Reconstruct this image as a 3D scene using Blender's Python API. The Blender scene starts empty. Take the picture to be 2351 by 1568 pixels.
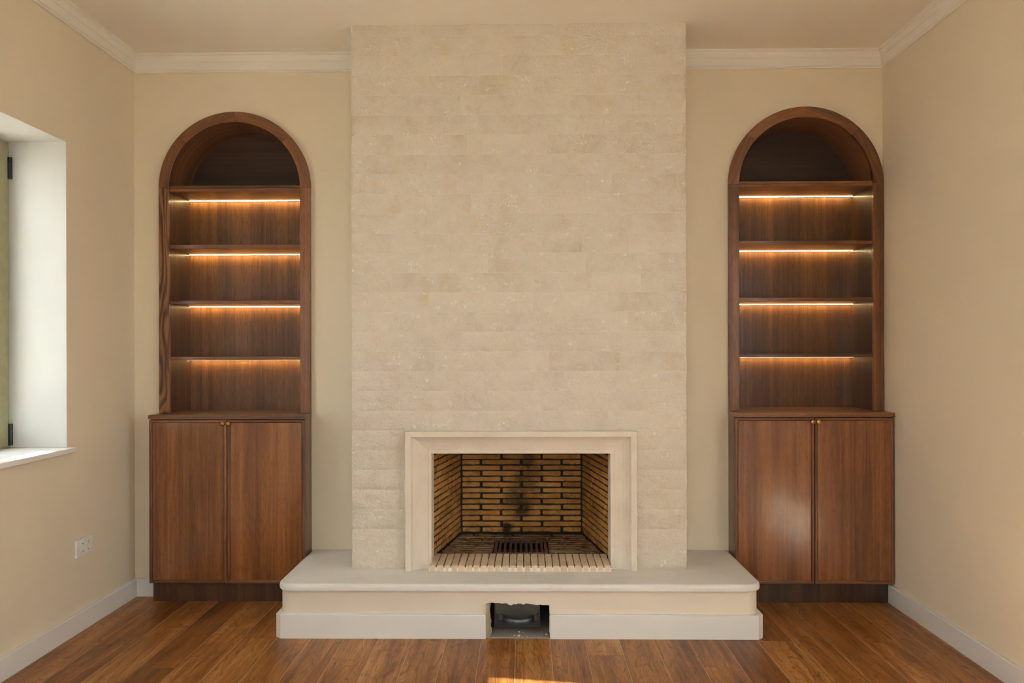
import bpy, bmesh, math, random
from mathutils import Vector, Matrix, Euler, noise

random.seed(7)
R = math.radians
scene = bpy.context.scene
COL = scene.collection

# ------------------------------------------------------------------ camera
cam_d = bpy.data.cameras.new('camera')
cam_d.sensor_width = 36.0
cam_d.lens = 36.0 * 1880.0 / 2351.0
cam_d.shift_y = 22.0 / 2351.0
cam_d.clip_start = 0.05
cam = bpy.data.objects.new('camera', cam_d)
COL.objects.link(cam)
cam.matrix_world = (Matrix.Translation((0, -4.0, 1.198)) @ Euler((R(90), 0, R(0.8))).to_matrix().to_4x4()
                    @ Matrix.Rotation(R(-0.12), 4, 'Z'))
scene.camera = cam

# ------------------------------------------------------------------ sky, sun, exposure
SUN_DIR = Vector((1.0, -0.155, -0.45)).normalized()          # the way the sunlight travels
world = bpy.data.worlds.new('sky')
scene.world = world
world.use_nodes = True
wn = world.node_tree.nodes
wl = world.node_tree.links
wn.clear()
bg = wn.new('ShaderNodeBackground')                          # even, thinly hazed sky
bg.inputs['Color'].default_value = (0.88, 0.955, 1.03, 1.0)
bg.inputs['Strength'].default_value = 5.6
wo = wn.new('ShaderNodeOutputWorld')
wl.new(bg.outputs[0], wo.inputs[0])

sun_d = bpy.data.lights.new('sun', 'SUN')
sun_d.energy = 26.0
sun_d.angle = R(0.6)
sun_d.color = (1.0, 0.93, 0.82)
sun = bpy.data.objects.new('sun', sun_d)
COL.objects.link(sun)
sun.rotation_euler = SUN_DIR.to_track_quat('-Z', 'Y').to_euler()
sun.location = (-8, 1, 5)

vs = scene.view_settings
vs.view_transform = 'Standard'
vs.look = 'None'
vs.gamma = 1.0
vs.use_curve_mapping = False
vs.exposure = 0.20
scene.cycles.diffuse_bounces = 6
scene.cycles.glossy_bounces = 3
scene.cycles.max_bounces = 8
scene.cycles.transparent_max_bounces = 6
scene.cycles.use_adaptive_sampling = True
scene.cycles.adaptive_threshold = 0.25
scene.cycles.adaptive_min_samples = 12
scene.cycles.use_denoising = True

# ------------------------------------------------------------------ dimensions (metres)
XL, XR = -1.912, 1.745          # side walls
YF = -4.9                       # wall behind the camera
ZC = 2.655                      # ceiling
YB = -0.352                     # front of the chimney breast
BX0, BX1 = -0.767, 0.724
ZH = 0.228                      # top of the raised hearth
W1 = (-1.45, -0.598, 0.797, 2.079)    # window in the left wall: y0, y1, z0, z1
W3 = (-0.90, 0.80, 0.05, 2.20)        # opening added behind the camera to light the back wall: x0, x1, z0, z1

W2 = (-3.80, -2.65, 0.797, 2.079)     # added left-wall window out of view, brightens the right wall
W4 = (-3.40, -1.60, 0.797, 2.20)     # added right-wall window out of view, brightens the left wall and floor

# ------------------------------------------------------------------ object helpers
ORG = {}

def tag(o, label=None, cat=None, group=None, kind=None):
    if label: o['label'] = label
    if cat: o['category'] = cat
    if group: o['group'] = group
    if kind: o['kind'] = kind
    return o

def empty(name, loc, parent=None):
    o = bpy.data.objects.new(name, None)
    o.empty_display_size = 0.1
    COL.objects.link(o)
    v = Vector(loc)
    ORG[o] = v
    if parent:
        o.parent = parent
        o.location = v - ORG[parent]
    else:
        o.location = v
    return o

def link(name, me, parent=None, loc=(0, 0, 0), rot=None):
    o = bpy.data.objects.new(name, me)
    COL.objects.link(o)
    v = Vector(loc)
    ORG[o] = v
    o.location = v - (ORG[parent] if parent else Vector())
    if parent: o.parent = parent
    if rot: o.rotation_euler = rot
    return o

def add(name, bm, mat, parent=None, smooth=False, center=True):
    """bmesh in world coordinates -> one object with its origin at its own middle"""
    bmesh.ops.recalc_face_normals(bm, faces=bm.faces)
    c = Vector()
    if center and bm.verts:
        lo = Vector([min(v.co[i] for v in bm.verts) for i in range(3)])
        hi = Vector([max(v.co[i] for v in bm.verts) for i in range(3)])
        c = (lo + hi) / 2
        bmesh.ops.translate(bm, verts=bm.verts, vec=-c)
    me = bpy.data.meshes.new(name)
    bm.to_mesh(me)
    bm.free()
    me.materials.append(mat)
    if smooth:
        for p in me.polygons: p.use_smooth = True
    return link(name, me, parent, c)

def box(x0, x1, y0, y1, z0, z1, bev=0.0, seg=1, bm=None):
    own = bm is None
    if own: bm = bmesh.new()
    r = bmesh.ops.create_cube(bm, size=1.0)
    vs_ = r['verts']
    for v in vs_:
        v.co = Vector((x0 + (v.co.x + .5) * (x1 - x0), y0 + (v.co.y + .5) * (y1 - y0), z0 + (v.co.z + .5) * (z1 - z0)))
    if bev:
        es = {e for v in vs_ for e in v.link_edges}
        bmesh.ops.bevel(bm, geom=list(es), offset=bev, segments=seg, affect='EDGES', profile=0.5)
    return bm

def poly_prism(pts, a0, a1, axis='z', bm=None):
    """closed outline extruded along an axis; pts are the two other coordinates in x,y,z order"""
    bm = bm or bmesh.new()
    def P(p, a):
        if axis == 'z': return Vector((p[0], p[1], a))
        if axis == 'y': return Vector((p[0], a, p[1]))
        return Vector((a, p[0], p[1]))
    b = [bm.verts.new(P(p, a0)) for p in pts]
    t = [bm.verts.new(P(p, a1)) for p in pts]
    n = len(pts)
    bm.faces.new(b)
    bm.faces.new(t[::-1])
    for i in range(n):
        bm.faces.new((b[i], b[(i + 1) % n], t[(i + 1) % n], t[i]))
    return bm

def holed_slab(outer, holes, a0, a1, axis='y'):
    """outline with holes, given thickness; returns a bmesh in world coordinates"""
    cu = bpy.data.curves.new('outline', 'CURVE')
    cu.dimensions = '2D'
    cu.fill_mode = 'BOTH'
    cu.extrude = abs(a1 - a0) / 2
    for pts in [outer] + holes:
        s = cu.splines.new('POLY')
        s.points.add(len(pts) - 1)
        for p, q in zip(s.points, pts): p.co = (q[0], q[1], 0, 1)
        s.use_cyclic_u = True
    ob = bpy.data.objects.new('outline', cu)
    COL.objects.link(ob)
    dg = bpy.context.evaluated_depsgraph_get()
    me = bpy.data.meshes.new_from_object(ob.evaluated_get(dg))
    bpy.data.objects.remove(ob)
    bm = bmesh.new()
    bm.from_mesh(me)
    bpy.data.meshes.remove(me)
    m = (a0 + a1) / 2
    for v in bm.verts:
        x, y, z = v.co
        v.co = Vector((x, m + z, y)) if axis == 'y' else (Vector((m + z, x, y)) if axis == 'x' else Vector((x, y, m + z)))
    bmesh.ops.remove_doubles(bm, verts=bm.verts, dist=1e-5)
    return bm

def sweep(profile, path_fn, n, closed_profile=True, bm=None):
    """rings of profile points: path_fn(i, (u, v)) -> world point, for i in range(n)"""
    bm = bm or bmesh.new()
    rings = [[bm.verts.new(path_fn(i, p)) for p in profile] for i in range(n)]
    m = len(profile)
    for a, b in zip(rings, rings[1:]):
        for j in range(m if closed_profile else m - 1):
            bm.faces.new((a[j], a[(j + 1) % m], b[(j + 1) % m], b[j]))
    if closed_profile:
        bm.faces.new(rings[0])
        bm.faces.new(rings[-1][::-1])
    return bm

def tube(p0, p1, r, seg=12, bm=None):
    bm = bm or bmesh.new()
    p0, p1 = Vector(p0), Vector(p1)
    d = p1 - p0
    mt = Matrix.Translation((p0 + p1) / 2) @ d.to_track_quat('Z', 'Y').to_matrix().to_4x4()
    bmesh.ops.create_cone(bm, cap_ends=True, segments=seg, radius1=r, radius2=r, depth=d.length, matrix=mt)
    return bm

def lathe(prof, mt, seg=20, bm=None):
    """prof: (radius, height) list, spun about local z, then placed with mt"""
    bm = bm or bmesh.new()
    rings = []
    for r_, h in prof:
        rings.append([bm.verts.new(mt @ Vector((r_ * math.cos(2 * math.pi * i / seg), r_ * math.sin(2 * math.pi * i / seg), h))) for i in range(seg)])
    for a, b in zip(rings, rings[1:]):
        for i in range(seg):
            bm.faces.new((a[i], a[(i + 1) % seg], b[(i + 1) % seg], b[i]))
    bm.faces.new(rings[0][::-1])
    bm.faces.new(rings[-1])
    return bm

# ------------------------------------------------------------------ material helpers
class NT:
    def __init__(s, name):
        s.m = bpy.data.materials.new(name)
        s.m.use_nodes = True
        s.t = s.m.node_tree
        s.t.nodes.clear()
        s.out = s.t.nodes.new('ShaderNodeOutputMaterial')
        s.b = s.t.nodes.new('ShaderNodeBsdfPrincipled')
        s.t.links.new(s.b.outputs[0], s.out.inputs[0])
    def n(s, kind, **kw):
        nd = s.t.nodes.new(kind)
        for k, v in kw.items():
            if k in nd.inputs: nd.inputs[k].default_value = v
            else: setattr(nd, k, v)
        return nd
    def l(s, a, b): s.t.links.new(a, b)
    def set(s, **kw):
        for k, v in kw.items(): s.b.inputs[k.replace('_', ' ')].default_value = v
    def coord(s, scale=(1, 1, 1), which='Object', rand=True):
        tc = s.n('ShaderNodeTexCoord')
        src = tc.outputs[which]
        if getattr(s, 'polar', False):           # grain follows a curve about the object's y axis
            sx = s.n('ShaderNodeSeparateXYZ'); s.l(src, sx.inputs[0])
            an = s.math('MULTIPLY', s.math('ARCTAN2', sx.outputs[2], sx.outputs[0]), .32)
            cc = s.n('ShaderNodeCombineXYZ'); s.l(an, cc.inputs[0]); s.l(sx.outputs[1], cc.inputs[1])
            src = cc.outputs[0]
        if rand:
            oi = s.n('ShaderNodeObjectInfo')
            mu = s.n('ShaderNodeVectorMath', operation='SCALE')
            cx = s.n('ShaderNodeCombineXYZ')
            s.l(oi.outputs['Random'], cx.inputs[0]); s.l(oi.outputs['Random'], cx.inputs[1]); s.l(oi.outputs['Random'], cx.inputs[2])
            s.l(cx.outputs[0], mu.inputs[0]); mu.inputs['Scale'].default_value = 37.0
            ad = s.n('ShaderNodeVectorMath', operation='ADD')
            s.l(src, ad.inputs[0]); s.l(mu.outputs[0], ad.inputs[1])
            src = ad.outputs[0]
        mp = s.n('ShaderNodeVectorMath', operation='MULTIPLY')
        mp.inputs[1].default_value = scale
        s.l(src, mp.inputs[0])
        return mp.outputs[0]
    def noise(s, vec, scale=1.0, detail=4, rough=.55, dist=0.0):
        nd = s.n('ShaderNodeTexNoise', Scale=scale, Detail=detail, Roughness=rough, Distortion=dist)
        s.l(vec, nd.inputs['Vector'])
        return nd.outputs['Fac']
    def ramp(s, fac, stops, interp='LINEAR'):
        nd = s.n('ShaderNodeValToRGB')
        cr = nd.color_ramp
        cr.interpolation = interp
        while len(cr.elements) < len(stops): cr.elements.new(0.5)
        for e, (p, c) in zip(cr.elements, stops):
            e.position = p
            e.color = (*c, 1) if hasattr(c, '__len__') else (c, c, c, 1)
        s.l(fac, nd.inputs[0])
        return nd.outputs[0]
    def math(s, op, a, b=None, clamp=False):
        nd = s.n('ShaderNodeMath', operation=op, use_clamp=clamp)
        for i, v in enumerate((a, b)):
            if v is None: continue
            if isinstance(v, (int, float)): nd.inputs[i].default_value = v
            else: s.l(v, nd.inputs[i])
        return nd.outputs[0]
    def mix(s, fac, a, b, mode='MIX'):
        nd = s.n('ShaderNodeMix', data_type='RGBA', blend_type=mode)
        for i, v in ((0, fac), (6, a), (7, b)):
            if isinstance(v, (int, float)): nd.inputs[i].default_value = v
            elif isinstance(v, tuple): nd.inputs[i].default_value = (*v, 1)
            else: s.l(v, nd.inputs[i])
        return nd.outputs[2]
    def bump(s, h, strength=.3, dist=.01, prev=None):
        nd = s.n('ShaderNodeBump', Strength=strength, Distance=dist)
        s.l(h, nd.inputs['Height'])
        if prev: s.l(prev, nd.inputs['Normal'])
        return nd.outputs[0]
    def color(s, c): s.l(c, s.b.inputs['Base Color'])
    def normal(s, c): s.l(c, s.b.inputs['Normal'])

def srgb(r, g, b):
    f = lambda u: (u / 255 / 12.92) if u <= 10 else ((u / 255 + .055) / 1.055) ** 2.4
    return (f(r), f(g), f(b))

def paint(name, col, rough=.75, mott=.03, bump=.06):
    t = NT(name)
    v = t.coord((1, 1, 1), rand=False)
    n1 = t.noise(v, 1.6, 4)
    n2 = t.noise(v, 160, 2)
    c = t.ramp(n1, [(.3, tuple(x * (1 - mott) for x in col)), (.7, tuple(min(1, x * (1 + mott)) for x in col))])
    t.color(c)
    t.set(Roughness=rough)
    t.normal(t.bump(n2, bump, .002))
    return t.m

def wood(name, axis, dark, mid, light, rough=.42, pore=.42, fig=.35, polar=False, coat=.6):
    """stained oak, grain running along the given axis (0 x, 1 y, 2 z)"""
    t = NT(name)
    t.polar = polar
    def sc(a, c):
        v = [c, c, c]; v[axis] = a
        return tuple(v)
    big = t.noise(t.coord(sc(.9, 9)), 1.0, 3, .5)
    band = t.noise(t.coord(sc(.6, 42)), 1.0, 4, .6, .3)
    fine = t.noise(t.coord(sc(5, 330)), 1.0, 3, .6)
    pores = t.noise(t.coord(sc(30, 620)), 1.0, 2, .5)
    con = t.math('SINE', t.math('MULTIPLY', t.noise(t.coord(sc(1.1, 6.5)), 1.0, 2, .45, .3), 95))
    fac = t.math('ADD', t.math('MULTIPLY', big, .45), t.math('MULTIPLY', band, .35))
    fac = t.math('ADD', fac, t.math('MULTIPLY', fine, .2))
    fac = t.math('ADD', fac, t.math('MULTIPLY', con, .045 * fig))
    oi = t.n('ShaderNodeObjectInfo')
    fac = t.math('ADD', fac, t.math('MULTIPLY', t.math('SUBTRACT', oi.outputs['Random'], .5), .10))
    c = t.ramp(fac, [(.385, dark), (.5, mid), (.615, light)])
    pm = t.ramp(pores, [(.36, 1.0), (.46, 0.0)])
    c = t.mix(t.math('MULTIPLY', pm, pore), c, tuple(x * .35 for x in dark))
    t.color(c)
    rr = t.math('ADD', t.math('MULTIPLY', fine, .18), rough - .09)
    t.l(rr, t.b.inputs['Roughness'])
    t.set(Specular_IOR_Level=.5, Coat_Weight=coat, Coat_Roughness=.16)
    t.normal(t.bump(t.math('SUBTRACT', fine, t.math('MULTIPLY', pm, .6)), .22, .0012))
    return t.m

def limestone(name, col, pit=.5, var=.10, relief=.5, marks=False):
    t = NT(name)
    v = t.coord((1, 1, 1))
    cloud = t.noise(v, 9, 5, .6)
    soft = t.noise(v, 2.3, 3, .5)
    fine = t.noise(v, 120, 4, .65)
    pits = t.noise(v, 420, 2, .5)
    oi = t.n('ShaderNodeObjectInfo')
    f = t.math('ADD', t.math('MULTIPLY', cloud, .5), t.math('MULTIPLY', soft, .3))
    f = t.math('ADD', f, t.math('MULTIPLY', fine, .2))
    f = t.math('ADD', f, t.math('MULTIPLY', t.math('SUBTRACT', oi.outputs['Random'], .5), .09))
    d = tuple(x * k for x, k in zip(col, (1 - var * 1.1, 1 - var * 1.35, 1 - var * 1.8)))
    l_ = tuple(min(1, x * (1 + var * k)) for x, k in zip(col, (.7, .75, .85)))
    c = t.ramp(f, [(.34, d), (.5, col), (.66, l_)])
    pm = t.ramp(pits, [(.30, 1.0), (.37, 0.0)])
    pm = t.math('MULTIPLY', pm, t.ramp(t.noise(v, 11, 3), [(.40, .15), (.66, 1.0)]))
    big_pit = t.math('MULTIPLY', t.ramp(t.noise(t.coord((1, 1, 1.6)), 95, 3, .6), [(.27, 1.0), (.31, 0.0)]), .8)
    pm = t.math('MAXIMUM', pm, big_pit)
    c = t.mix(t.math('MULTIPLY', pm, pit), c, tuple(x * .38 for x in col))
    vein = t.ramp(t.math('ABSOLUTE', t.math('SUBTRACT', t.noise(t.coord((1, 1, 2.2)), 7, 3, .5, .6), .5)), [(0.0, 1.0), (.006, 0.0)])
    vein = t.math('MULTIPLY', vein, t.ramp(t.noise(v, 4.5, 2), [(.62, 0.0), (.68, 1.0)]))
    c = t.mix(t.math('MULTIPLY', vein, .45), c, tuple(x * .45 for x in col))
    if marks:   # warm and grey drifts in the split face, pale clusters of short tooth marks
        dr = t.ramp(t.noise(t.coord((1, 1, .7)), 26, 5, .65, .6), [(.40, 0.0), (.62, 1.0)])
        c = t.mix(t.math('MULTIPLY', dr, .45), c, tuple(min(1, x * k) for x, k in zip(col, (.99, 1.03, 1.12))))
        ow = t.ramp(t.noise(t.coord((1, 1, .8)), 13, 4, .6, .4), [(.56, 0.0), (.70, 1.0)])
        c = t.mix(t.math('MULTIPLY', ow, .40), c, tuple(x * k for x, k in zip(col, (.97, .86, .68))))
        st = t.ramp(t.noise(t.coord((210, 210, 70)), 1.0, 1, .5, .9), [(.56, 0.0), (.62, 1.0)])
        cl = t.ramp(t.noise(t.coord((1, 1, 1.7)), 15, 2, .5), [(.635, 0.0), (.665, 1.0)])
        c = t.mix(t.math('MULTIPLY', t.math('MULTIPLY', st, cl), .7), c, tuple(min(1, x * k) for x, k in zip(col, (1.28, 1.36, 1.5))))
    t.color(c)
    t.set(Roughness=.82, Specular_IOR_Level=.25)
    chip = t.noise(t.coord((1, 1, 1)), 30, 6, .68, .15)
    h = t.math('SUBTRACT', t.math('ADD', t.math('MULTIPLY', fine, .6), t.math('MULTIPLY', chip, 2.0 if marks else 1.0)), t.math('MULTIPLY', pm, .4))
    t.normal(t.bump(h, relief, .006))
    return t.m

def plain(name, col, rough=.5, metal=0.0, **kw):
    t = NT(name)
    v = t.coord((1, 1, 1))
    n1 = t.noise(v, 22, 4)
    c = t.ramp(n1, [(.3, tuple(x * .9 for x in col)), (.7, tuple(min(1, x * 1.08) for x in col))])
    t.color(c)
    t.set(Roughness=rough, Metallic=metal, **kw)
    return t.m

M = {}
M['wall'] = paint('wall paint', (.765, .672, .515), .8)
M['ceiling'] = paint('ceiling paint', (.84, .79, .69), .85)
M['crown'] = paint('moulding paint', (.82, .78, .71), .6, .015, .02)
M['white'] = paint('skirting paint', (.75, .73, .69), .45, .01, .02)
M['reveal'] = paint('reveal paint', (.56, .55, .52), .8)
M['plaster'] = paint('hearth plaster', (.745, .665, .545), .75)
WD = (srgb(72, 40, 18), srgb(112, 66, 32), srgb(144, 91, 49))
for i, a in enumerate('xyz'):
    M['wood_' + a] = wood('stained oak ' + a, i, *WD)
M['wood_curved'] = wood('curved oak veneer', 0, srgb(88, 50, 24), srgb(126, 77, 41), srgb(154, 100, 58), .4, .4, .2, True)
M['wood_panel'] = wood('stained oak veneer', 2, srgb(94, 51, 20), srgb(130, 76, 34), srgb(158, 99, 50), .2, .42, .3, False, 1.0)
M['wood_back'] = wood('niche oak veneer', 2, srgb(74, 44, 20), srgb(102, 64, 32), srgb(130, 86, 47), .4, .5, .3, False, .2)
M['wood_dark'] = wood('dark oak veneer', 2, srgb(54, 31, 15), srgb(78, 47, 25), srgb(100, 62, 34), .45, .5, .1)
M['wood_bold'] = wood('bold grained oak', 2, srgb(66, 36, 18), srgb(120, 75, 44), srgb(148, 98, 60), .42, .5, 2.6)
M['stone'] = limestone('split limestone', (.77, .68, .55), .4, .12, 1.0, True)
M['stone_fine'] = limestone('honed limestone', (.735, .65, .54), .55, .07, .12)
M['slab'] = limestone('honed hearth stone', (.745, .715, .675), .35, .07, .10)
M['mortar'] = plain('pale mortar', (.80, .73, .62), .9)
M['marble'] = limestone('sill marble', (.78, .76, .72), .2, .06, .03)
M['sage'] = plain('sage green paint', srgb(157, 152, 118), .5)
M['black_metal'] = plain('black metal', (.012, .012, .013), .4)
M['iron'] = plain('rusted cast iron', srgb(98, 74, 60), .75, .0)
M['brass'] = plain('aged brass', srgb(150, 112, 62), .35, 1.0)
M['gold'] = plain('bright brass', srgb(205, 155, 85), .28, 1.0)
M['plastic'] = plain('white plastic', (.78, .76, .72), .35)
M['hole'] = plain('grey slot', (.30, .28, .25), .7)
M['steel'] = plain('galvanised steel', srgb(92, 88, 78), .45, .7)
M['strap'] = plain('blued steel strap', srgb(105, 110, 116), .45, .7)
M['concrete'] = limestone('dusty concrete', (.30, .27, .24), .6, .25, .5)
M['grey_marble'] = M['marble']
M['rough_plaster'] = limestone('broken plaster', (.50, .42, .28), .5, .25, .9)
M['ground'] = limestone('bounce paving', (.52, .48, .42), .2, .1, .2)

def firebrick(name, col):
    t = NT(name)
    v = t.coord((1, 1, 1))
    f = t.math('ADD', t.math('MULTIPLY', t.noise(v, 16, 4), .6), t.math('MULTIPLY', t.noise(v, 90, 3), .4))
    oi = t.n('ShaderNodeObjectInfo')
    f = t.math('ADD', f, t.math('MULTIPLY', t.math('SUBTRACT', oi.outputs['Random'], .5), .22))
    c = t.ramp(f, [(.32, tuple(x * k for x, k in zip(col, (.78, .66, .52)))), (.5, col), (.68, tuple(x * k for x, k in zip(col, (1.2, 1.24, 1.3))))])
    # soot: a plume rising up the back and black smears low down (fixed to the firebox)
    g = t.n('ShaderNodeNewGeometry')
    sp = t.n('ShaderNodeSeparateXYZ')
    t.l(g.outputs['Position'], sp.inputs[0])
    wob = t.noise(g.outputs['Position'], 6, 5, .65)
    wob2 = t.noise(g.outputs['Position'], 19, 5, .7)
    px = t.math('ADD', sp.outputs[0], t.math('MULTIPLY', t.math('SUBTRACT', wob, .5), .22))
    dx = t.math('ABSOLUTE', t.math('SUBTRACT', px, t.math('ADD', -.03, t.math('MULTIPLY', t.math('SUBTRACT', sp.outputs[2], .33), .18))))
    plume = t.ramp(dx, [(.022, 1.0), (.115, 0.0)])
    plume = t.math('MULTIPLY', plume, t.ramp(sp.outputs[2], [(.30, .15), (.36, 1.0), (.50, .75), (.70, .85)]))
    plume = t.math('MULTIPLY', plume, t.ramp(sp.outputs[1], [(.10, 0.0), (.24, 1.0)]))
    def spot(x, z, r):
        a = t.math('POWER', t.math('SUBTRACT', px, x), 2.0)
        b = t.math('POWER', t.math('MULTIPLY', t.math('SUBTRACT', sp.outputs[2], z), 1.2), 2.0)
        return t.ramp(t.math('SQRT', t.math('ADD', a, b)), [(r * .5, 1.0), (r, 0.0)])
    low = t.math('MULTIPLY', t.ramp(sp.outputs[2], [(.25, .85), (.33, 0.0)]), t.ramp(wob2, [(.42, 0.0), (.62, 1.0)]))
    edge = t.math('MULTIPLY', t.ramp(wob2, [(.54, 0.0), (.64, .8)]), .7)
    soot = t.math('MAXIMUM', t.math('MULTIPLY', plume, t.ramp(wob2, [(.28, .45), (.52, 1.0)])), low)
    soot = t.math('MAXIMUM', soot, t.math('MAXIMUM', spot(-.09, .275, .05), edge))
    veil = t.ramp(t.noise(g.outputs['Position'], 3.1, 3), [(.36, .05), (.66, .5)])
    soot = t.math('MAXIMUM', soot, veil)
    c = t.mix(t.math('MULTIPLY', soot, .93, True), c, (.012, .010, .008))
    t.color(c)
    t.set(Roughness=.88, Specular_IOR_Level=.2)
    t.normal(t.bump(t.noise(v, 130, 4, .65), .5, .003))
    return t.m

M['brick'] = firebrick('sooty firebrick', srgb(214, 158, 88))
M['brick_floor'] = firebrick('sooty floor brick', srgb(168, 140, 108))
M['brick_sill'] = limestone('pale sill brick', srgb(222, 200, 170), .7, .2, .5)
M['soot'] = plain('sooty mortar', (.030, .024, .018), .95)
M['dirty_mortar'] = limestone('dusty mortar', (.24, .21, .18), .6, .3, .6)

def floor_wood():
    t = NT('oiled oak floor')
    oi = t.n('ShaderNodeObjectInfo')
    def sc(a, c): return (c, a, c)
    n0 = t.noise(t.coord(sc(1.0, 7.5)), 1.0, 2, .45, .25)
    con = t.math('SINE', t.math('MULTIPLY', n0, 130))
    con2 = t.math('SINE', t.math('MULTIPLY', n0, 47))
    band = t.noise(t.coord(sc(.9, 34)), 1.0, 4, .6, .4)
    big = t.noise(t.coord(sc(3.0, 9)), 1.0, 5, .6)
    fine = t.noise(t.coord(sc(9, 300)), 1.0, 3, .6)
    f = t.math('ADD', t.math('MULTIPLY', band, .46), t.math('MULTIPLY', big, .34))
    f = t.math('ADD', f, t.math('MULTIPLY', fine, .20))
    f = t.math('ADD', f, t.math('MULTIPLY', con, .012))
    f = t.math('ADD', f, t.math('MULTIPLY', con2, .018))
    f = t.math('ADD', f, t.math('MULTIPLY', t.math('SUBTRACT', oi.outputs['Random'], .5), .13))
    c = t.ramp(f, [(.36, srgb(98, 57, 22)), (.46, srgb(140, 88, 40)), (.55, srgb(168, 112, 56)), (.66, srgb(194, 140, 80))])
    lines = t.math('MULTIPLY', t.ramp(con, [(.55, 0.0), (.98, 1.0)]), t.ramp(t.noise(t.coord(sc(14, 60)), 1.0, 3), [(.35, .15), (.62, 1.0)]))
    c = t.mix(t.math('MULTIPLY', lines, .62), c, srgb(70, 38, 16))
    kn = t.n('ShaderNodeTexVoronoi', Scale=1.0)
    t.l(t.coord(sc(1.7, 3.6)), kn.inputs['Vector'])
    km = t.ramp(kn.outputs['Distance'], [(.05, .75), (.13, 0.0)])
    c = t.mix(km, c, srgb(66, 36, 16))
    pm = t.ramp(t.noise(t.coord(sc(22, 520)), 1.0, 2), [(.36, .55), (.45, 0.0)])
    c = t.mix(pm, c, srgb(78, 42, 18))
    t.color(c)
    t.l(t.math('ADD', .30, t.math('MULTIPLY', fine, .16)), t.b.inputs['Roughness'])
    t.set(Specular_IOR_Level=.4)
    t.normal(t.bump(t.math('ADD', fine, t.math('MULTIPLY', con, .15)), .14, .0012))
    return t.m
M['floor'] = floor_wood()
M['joint'] = plain('pale board joint', srgb(196, 168, 132), .8)

def glass():
    t = NT('window glass')
    t.t.nodes.remove(t.b)
    tr = t.n('ShaderNodeBsdfTransparent'); tr.inputs[0].default_value = (.94, .96, .95, 1)
    gl = t.n('ShaderNodeBsdfGlossy'); gl.inputs['Roughness'].default_value = 0.0
    ge = t.n('ShaderNodeNewGeometry')
    dt = t.n('ShaderNodeVectorMath', operation='DOT_PRODUCT')
    t.l(ge.outputs['Normal'], dt.inputs[0]); t.l(ge.outputs['Incoming'], dt.inputs[1])
    fz = t.math('POWER', t.math('SUBTRACT', 1.0, t.math('ABSOLUTE', dt.outputs['Value']), True), 5.0)
    fr = t.math('ADD', .035, t.math('MULTIPLY', fz, .9))          # the same from both sides of the pane
    mx = t.n('ShaderNodeMixShader')
    t.l(fr, mx.inputs[0]); t.l(tr.outputs[0], mx.inputs[1]); t.l(gl.outputs[0], mx.inputs[2])
    t.l(mx.outputs[0], t.out.inputs[0])
    return t.m
M['glass'] = glass()

def led(name, col, strength):
    t = NT(name)
    t.set(Base_Color=(.9, .85, .75, 1), Emission_Color=(*col, 1), Emission_Strength=strength)
    return t.m
M['led'] = led('warm led emitter', (1.0, .70, .28), 27.0)          # shines down the back panel
M['led_front'] = led('warm led diffuser', (1.0, .76, .42), 1.35)    # soft edge of the strip
M['channel'] = plain('dark led channel', (.02, .018, .016), .5)

# ================================================================== SETTING
def structure(o, label, cat):
    return tag(o, label, cat, kind='structure')

# ---- walls
def arch_outline(xc, half, z0, zs, n=40):
    p = [(xc - half, z0), (xc + half, z0)]
    for i in range(n + 1):
        a = math.pi * i / n
        p.append((xc + half * math.cos(a), zs + half * math.sin(a)))
    return p

UNITS = [
    dict(side='L', x0=-1.783, x1=-1.039, zc=.897, spring=1.998, sh=[(1.982, 2.011), (1.7025, 1.722), (1.4325, 1.449), (1.1575, 1.173)], door=(.097, .874)),
    dict(side='R', x0=.996, x1=1.742, zc=.905, spring=2.005, sh=[(1.990, 2.019), (1.711, 1.730), (1.4375, 1.455), (1.1655, 1.181)], door=(.099, .881)),
]
FX0, FX1 = -.415, .388     # firebox mouth, inside of the stone surround
ZO = .741                  # its height

holes = []
for u in UNITS:
    xc = (u['x0'] + u['x1']) / 2
    hf = (u['x1'] - u['x0']) / 2 - .012
    holes.append(arch_outline(xc, hf, u['zc'] - .022, u['spring']))
holes.append([(-.50, .0), (.475, .0), (.475, 1.10), (-.50, 1.10)])
bm = holed_slab([(XL - .3, -.02), (XR + .3, -.02), (XR + .3, ZC + .02), (XL - .3, ZC + .02)], holes, 0.0, .30)
box(XL - .3, XR + .3, .30, .45, -.02, ZC + .02, bm=bm)                  # solid masonry behind the recesses
wall_back = structure(add('wall_back', bm, M['wall'], center=False), 'cream painted back wall behind the bookcases and chimney breast', 'wall')

bm = holed_slab([(YF, -.02), (.0, -.02), (.0, ZC + .02), (YF, ZC + .02)],
                [[(w[0], w[2] - .0225), (w[1], w[2] - .0225), (w[1], w[3]), (w[0], w[3])] for w in (W1, W2)], XL - .30, XL, 'x')
structure(add('wall_left', bm, M['wall'], center=False), 'cream painted left wall with the deep window recess', 'wall')
bm = holed_slab([(YF, -.02), (.0, -.02), (.0, ZC + .02), (YF, ZC + .02)],
                [[(W4[0], W4[2] - .0225), (W4[1], W4[2] - .0225), (W4[1], W4[3]), (W4[0], W4[3])]], XR, XR + .30, 'x')
structure(add('wall_right', bm, M['wall'], center=False), 'cream painted right wall beside the right bookcase', 'wall')
bm = holed_slab([(XL - .3, -.02), (XR + .3, -.02), (XR + .3, ZC + .02), (XL - .3, ZC + .02)],
                [[(W3[0], W3[2]), (W3[1], W3[2]), (W3[1], W3[3]), (W3[0], W3[3])]], YF - .30, YF)
structure(add('wall_front', bm, M['wall'], center=False), 'cream painted wall behind the viewer with an added glazed opening', 'wall')
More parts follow.
